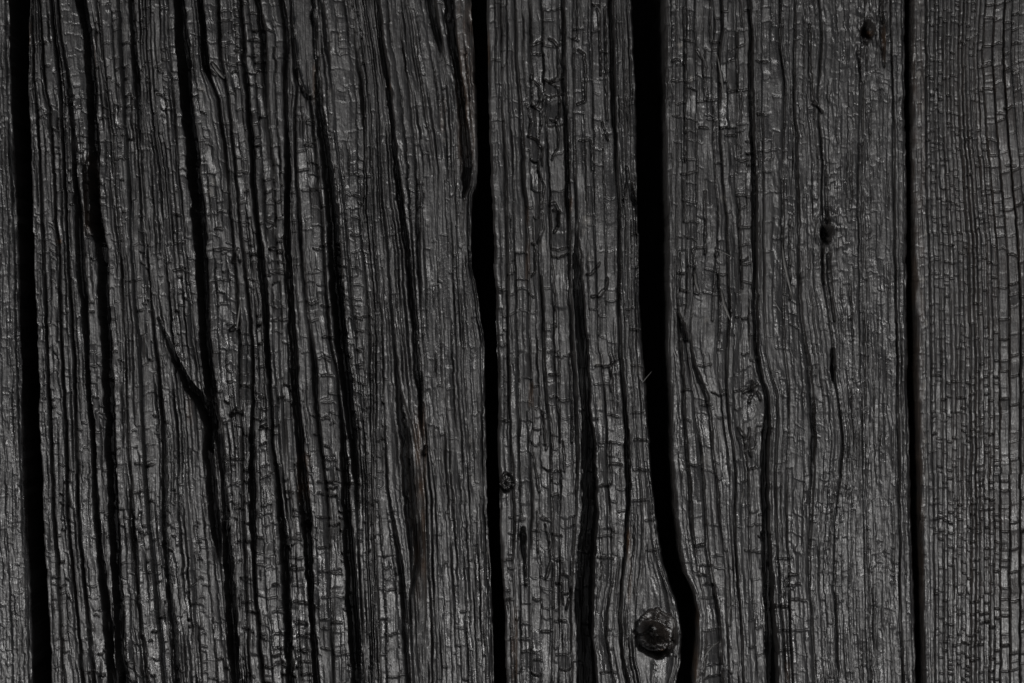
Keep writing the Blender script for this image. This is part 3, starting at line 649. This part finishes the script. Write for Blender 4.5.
BACK_TOP = 0.012
def box_mesh(name, x0, x1, y0, y1, z0, z1, mat):
    co = np.array([(x, y, z) for z in (z0, z1) for y in (y0, y1) for x in (x0, x1)])
    q = np.array([(0, 2, 3, 1), (4, 5, 7, 6), (0, 1, 5, 4), (2, 6, 7, 3), (0, 4, 6, 2), (1, 3, 7, 5)])
    me = mesh_from(name, co, q, mat=mat)
    me.polygons.foreach_set("use_smooth", np.zeros(6, dtype=bool))
    return me
back = link("backing_board", box_mesh("backing_board", XF(-94), XF(1114), YF(746), YF(-62), 0.0, BACK_TOP, MAT_BACK), root)
back["label"] = "black backing board seen in the gaps between planks"

cands = []; built = {}
for key, pd in PLANKS.items():
    X, Y, Z, SI, cell, kid, (br, ch, ash), LXa, cwid, clen, bstr = relief(key, pd)
    H, W = X.shape
    co = np.stack([XF(X), YF(Y), TOP + Z * P], -1)
    co[..., 2] = np.maximum(co[..., 2], BACK_TOP + .004)
    gx = np.gradient(co, axis=1); gy = np.gradient(co, axis=0)
    nr = np.cross(gy, gx); nr *= np.sign(nr[..., 2:3] + 1e-12); nr /= np.linalg.norm(nr, axis=-1, keepdims=True) + 1e-12
    tint = np.stack([br, ch, ash, np.ones_like(br)], -1)
    # ownership of each face
    fc = cell[:-1, :-1]; fs = np.repeat(SI[None, :-1], H - 1, 0); fk = kid[:-1, :-1]
    built[key] = (co, nr, tint, fc, fs, fk)
    xm = X[:-1, :-1]; ym = Y[:-1, :-1]
    area = (X[:-1, 1:] - X[:-1, :-1]) * np.diff(rows)[:, None]
    vis = (xm > 0) & (xm < 1024) & (ym > 0) & (ym < 683) & (fk < 0)
    A = np.bincount(fc[vis], weights=area[vis]); n = np.bincount(fc[vis])
    wm = np.bincount(fc[vis], weights=cwid[:-1, :-1][vis]) / np.maximum(n, 1)
    lm = np.bincount(fc[vis], weights=clen[:-1, :-1][vis]) / np.maximum(n, 1)
    for c in np.nonzero(A)[0]:
        if 5.2 < wm[c] and 8 < lm[c] < 60 and bstr[c] > .35 and bstr[c + 1] > .35:
            cands.append((A[c], key, c))
cands.sort(key=lambda q: -q[0])
chosen = {k: set() for k in PLANKS}
for a_, k_, c_ in cands[:290]:
    chosen[k_].add(c_)

def emit(name, co, nr, tint, mask, parent):
    r, c = np.nonzero(mask)
    if len(r) == 0: return None
    W = co.shape[1]
    q = np.stack([r * W + c, (r + 1) * W + c, (r + 1) * W + c + 1, r * W + c + 1], -1)
    u, inv = np.unique(q.ravel(), return_inverse=True)
    me = mesh_from(name, co.reshape(-1, 3)[u], inv.reshape(-1, 4), tint.reshape(-1, 4)[u], nr.reshape(-1, 3)[u])
    return link(name, me, parent)

def components(m):
    """4-connected components of a face mask, by runs"""
    par = [0]
    def find(a):
        while par[a] != a:
            par[a] = par[par[a]]; a = par[a]
        return a
    lab = np.zeros(m.shape, np.int64); prev = []
    for r_ in range(m.shape[0]):
        d = np.diff(np.concatenate([[0], m[r_].astype(np.int8), [0]]))
        st = np.nonzero(d == 1)[0]; en = np.nonzero(d == -1)[0]; cur = []
        for a, b in zip(st, en):
            l = 0
            for (pa, pb, pl) in prev:
                if pa < b and a < pb:
                    q = find(pl)
                    if l == 0: l = q
                    elif q != l: par[max(q, l)] = min(q, l); l = min(q, l)
            if l == 0:
                l = len(par); par.append(l)
            cur.append((a, b, l)); lab[r_, a:b] = l
        prev = cur
    return np.array([find(i) for i in range(len(par))])[lab]

plank_obj = {}
for key, pd in PLANKS.items():
    co, nr, tint, fc, fs, fk = built[key]
    H, W = fc.shape[0] + 1, fc.shape[1] + 1
    # body of the plank: its sides, ends and underside
    ring = np.concatenate([co[:-1, 0], co[-1, :-1], co[:0:-1, -1], co[0, :0:-1]])
    rt = np.concatenate([tint[:-1, 0], tint[-1, :-1], tint[:0:-1, -1], tint[0, :0:-1]])
    n = len(ring)
    lev = [ring]
    cx = ring[:, 0].mean()
    ph = ring[:, 1] / P
    for f in (.25, .6, 1.0):
        q = ring.copy()
        q[:, 2] = ring[:, 2] * (1 - f) + BACK_TOP * f
        q[:, 0] += np.sign(cx - q[:, 0]) * P * f * (2.0 + 1.2 * n1(np.full(n, 5), ph / 20, 3))
        lev.append(q)
    vco = np.concatenate(lev)
    i = np.arange(n); j = (i + 1) % n
    qs = [np.stack([k * n + i, (k + 1) * n + i, (k + 1) * n + j, k * n + j], -1) for k in range(3)]
    body = np.concatenate(qs)
    me = mesh_from("plank", vco, body, np.tile(rt, (4, 1)))
    po = link("plank", me, root)
    po["label"] = pd['label']
    plank_obj[key] = po
    taken = np.zeros(fc.shape, bool)
    for k, kn in enumerate(KNOTS.get(key, [])):
        m = fk == k
        taken |= m
        o = emit("knot", co, nr, tint, m, po)
        if o is not None:
            o["label"] = {'big': "large round cracked knot with dark rings", 'small': "small cracked knot at the plank edge",
                          'pit': "small dark knot hole", 'star': "small knot with star shaped cracks"}[kn[4]]
    if chosen[key]:
        order = np.argsort(fc.ravel(), kind='stable'); sc = fc.ravel()[order]
        for c in sorted(chosen[key]):
            a0, a1 = np.searchsorted(sc, c), np.searchsorted(sc, c, side='right')
            m = np.zeros(fc.size, bool); m[order[a0:a1]] = True
            m = m.reshape(fc.shape) & ~taken
            taken |= m
            emit("char_scale", co, nr, tint, m, po)
    for s in range(fs.max() + 1):
        cc = np.nonzero(fs[0] == s)[0]; c0, c1 = cc[0], cc[-1] + 1
        lab = components(((fs == s) & ~taken)[:, c0:c1])
        n_ = np.bincount(lab.ravel()); n_[0] = 0
        bigs = [b for b in np.nonzero(n_ > 150)[0]]
        if not bigs: bigs = [int(np.argmax(n_))]
        keep = max(bigs, key=lambda b: n_[b])
        for b in bigs:
            m = np.zeros(fs.shape, bool)
            m[:, c0:c1] = (lab == b) if b != keep else ((lab > 0) & ~np.isin(lab, [q for q in bigs if q != keep]))
            emit("wood_strip", co, nr, tint, m, po)

# ------------------------------------------------------------------ loose splinters
def surf_z(key, x, y):
    co = built[key][0]
    d = (co[..., 0] - XF(x)) ** 2 + (co[..., 1] - YF(y)) ** 2
    r, c = np.unravel_index(np.argmin(d), d.shape)
    return co[max(r - 2, 0):r + 3, max(c - 3, 0):c + 4, 2].max()

def splinter(key, pts, w, lift=1.0):
    n = 9; rs = random.Random(int(pts[0][0] * 7))
    px = [p[0] for p in pts]; py = [p[1] for p in pts]
    T = np.linspace(0, 1, n); s = np.linspace(0, 1, len(pts))
    xs = np.interp(T, s, px); ys = np.interp(T, s, py)
    z0 = surf_z(key, pts[0][0], pts[0][1]); z1 = surf_z(key, pts[-1][0], pts[-1][1]) if lift < 3 else z0
    zz = z0 * (1 - T) + z1 * T + lift * P * np.sin(T * math.pi)
    co = []
    for i in range(n):
        k0, k1 = max(i - 1, 0), min(i + 1, n - 1)
        tx, ty = xs[k1] - xs[k0], ys[k1] - ys[k0]; l = math.hypot(tx, ty); nx, ny = -ty / l, tx / l
        r = w * (math.sin(math.pi * (T[i] * .86 + .07)) ** .7) * rs.uniform(.85, 1.1)
        for a in range(6):
            an = a * math.pi / 3
            co.append((XF(xs[i] + nx * r * math.cos(an)), YF(ys[i] + ny * r * math.cos(an)), zz[i] + r * .6 * P * math.sin(an)))
    q = [(i * 6 + a, i * 6 + (a + 1) % 6, (i + 1) * 6 + (a + 1) % 6, (i + 1) * 6 + a) for i in range(n - 1) for a in range(6)]
    q += [(0, 5, 4, 3), (0, 3, 2, 1)]
    e = (n - 1) * 6
    q += [(e, e + 1, e + 2, e + 3), (e, e + 3, e + 4, e + 5)]
    co = np.array(co)
    tint = np.tile(np.array([[0, .6, .1, 1.]]), (len(co), 1))
    link("splinter", mesh_from("splinter", co, np.array(q), tint, mat=MAT_SPL), plank_obj[key])

splinter('C', [(642, 383), (646, 378), (652, 371)], .55, 1.0)
splinter('D', [(741, 504), (742.5, 497), (744, 489)], .9)
splinter('D', [(704, 660), (707, 652), (712, 646), (719, 641)], 1.1)
splinter('D', [(714, 249), (724, 253), (734, 258)], .6)
splinter('D', [(774, 300), (777, 306), (781, 313)], .8)
splinter('D', [(782, 245), (784, 262), (788, 280), (792, 296)], 1.5)
splinter('D', [(721, 290), (724, 305), (730, 320)], 1.6)
splinter('D', [(695, 272), (696, 283), (699, 293)], 1.6)
splinter('D', [(717, 55), (721, 75), (725, 105)], 1.1)
splinter('B', [(213, 64), (218, 71), (225, 79)], 1.6)
splinter('B', [(237, 330), (239, 318), (242, 298)], 1.1)
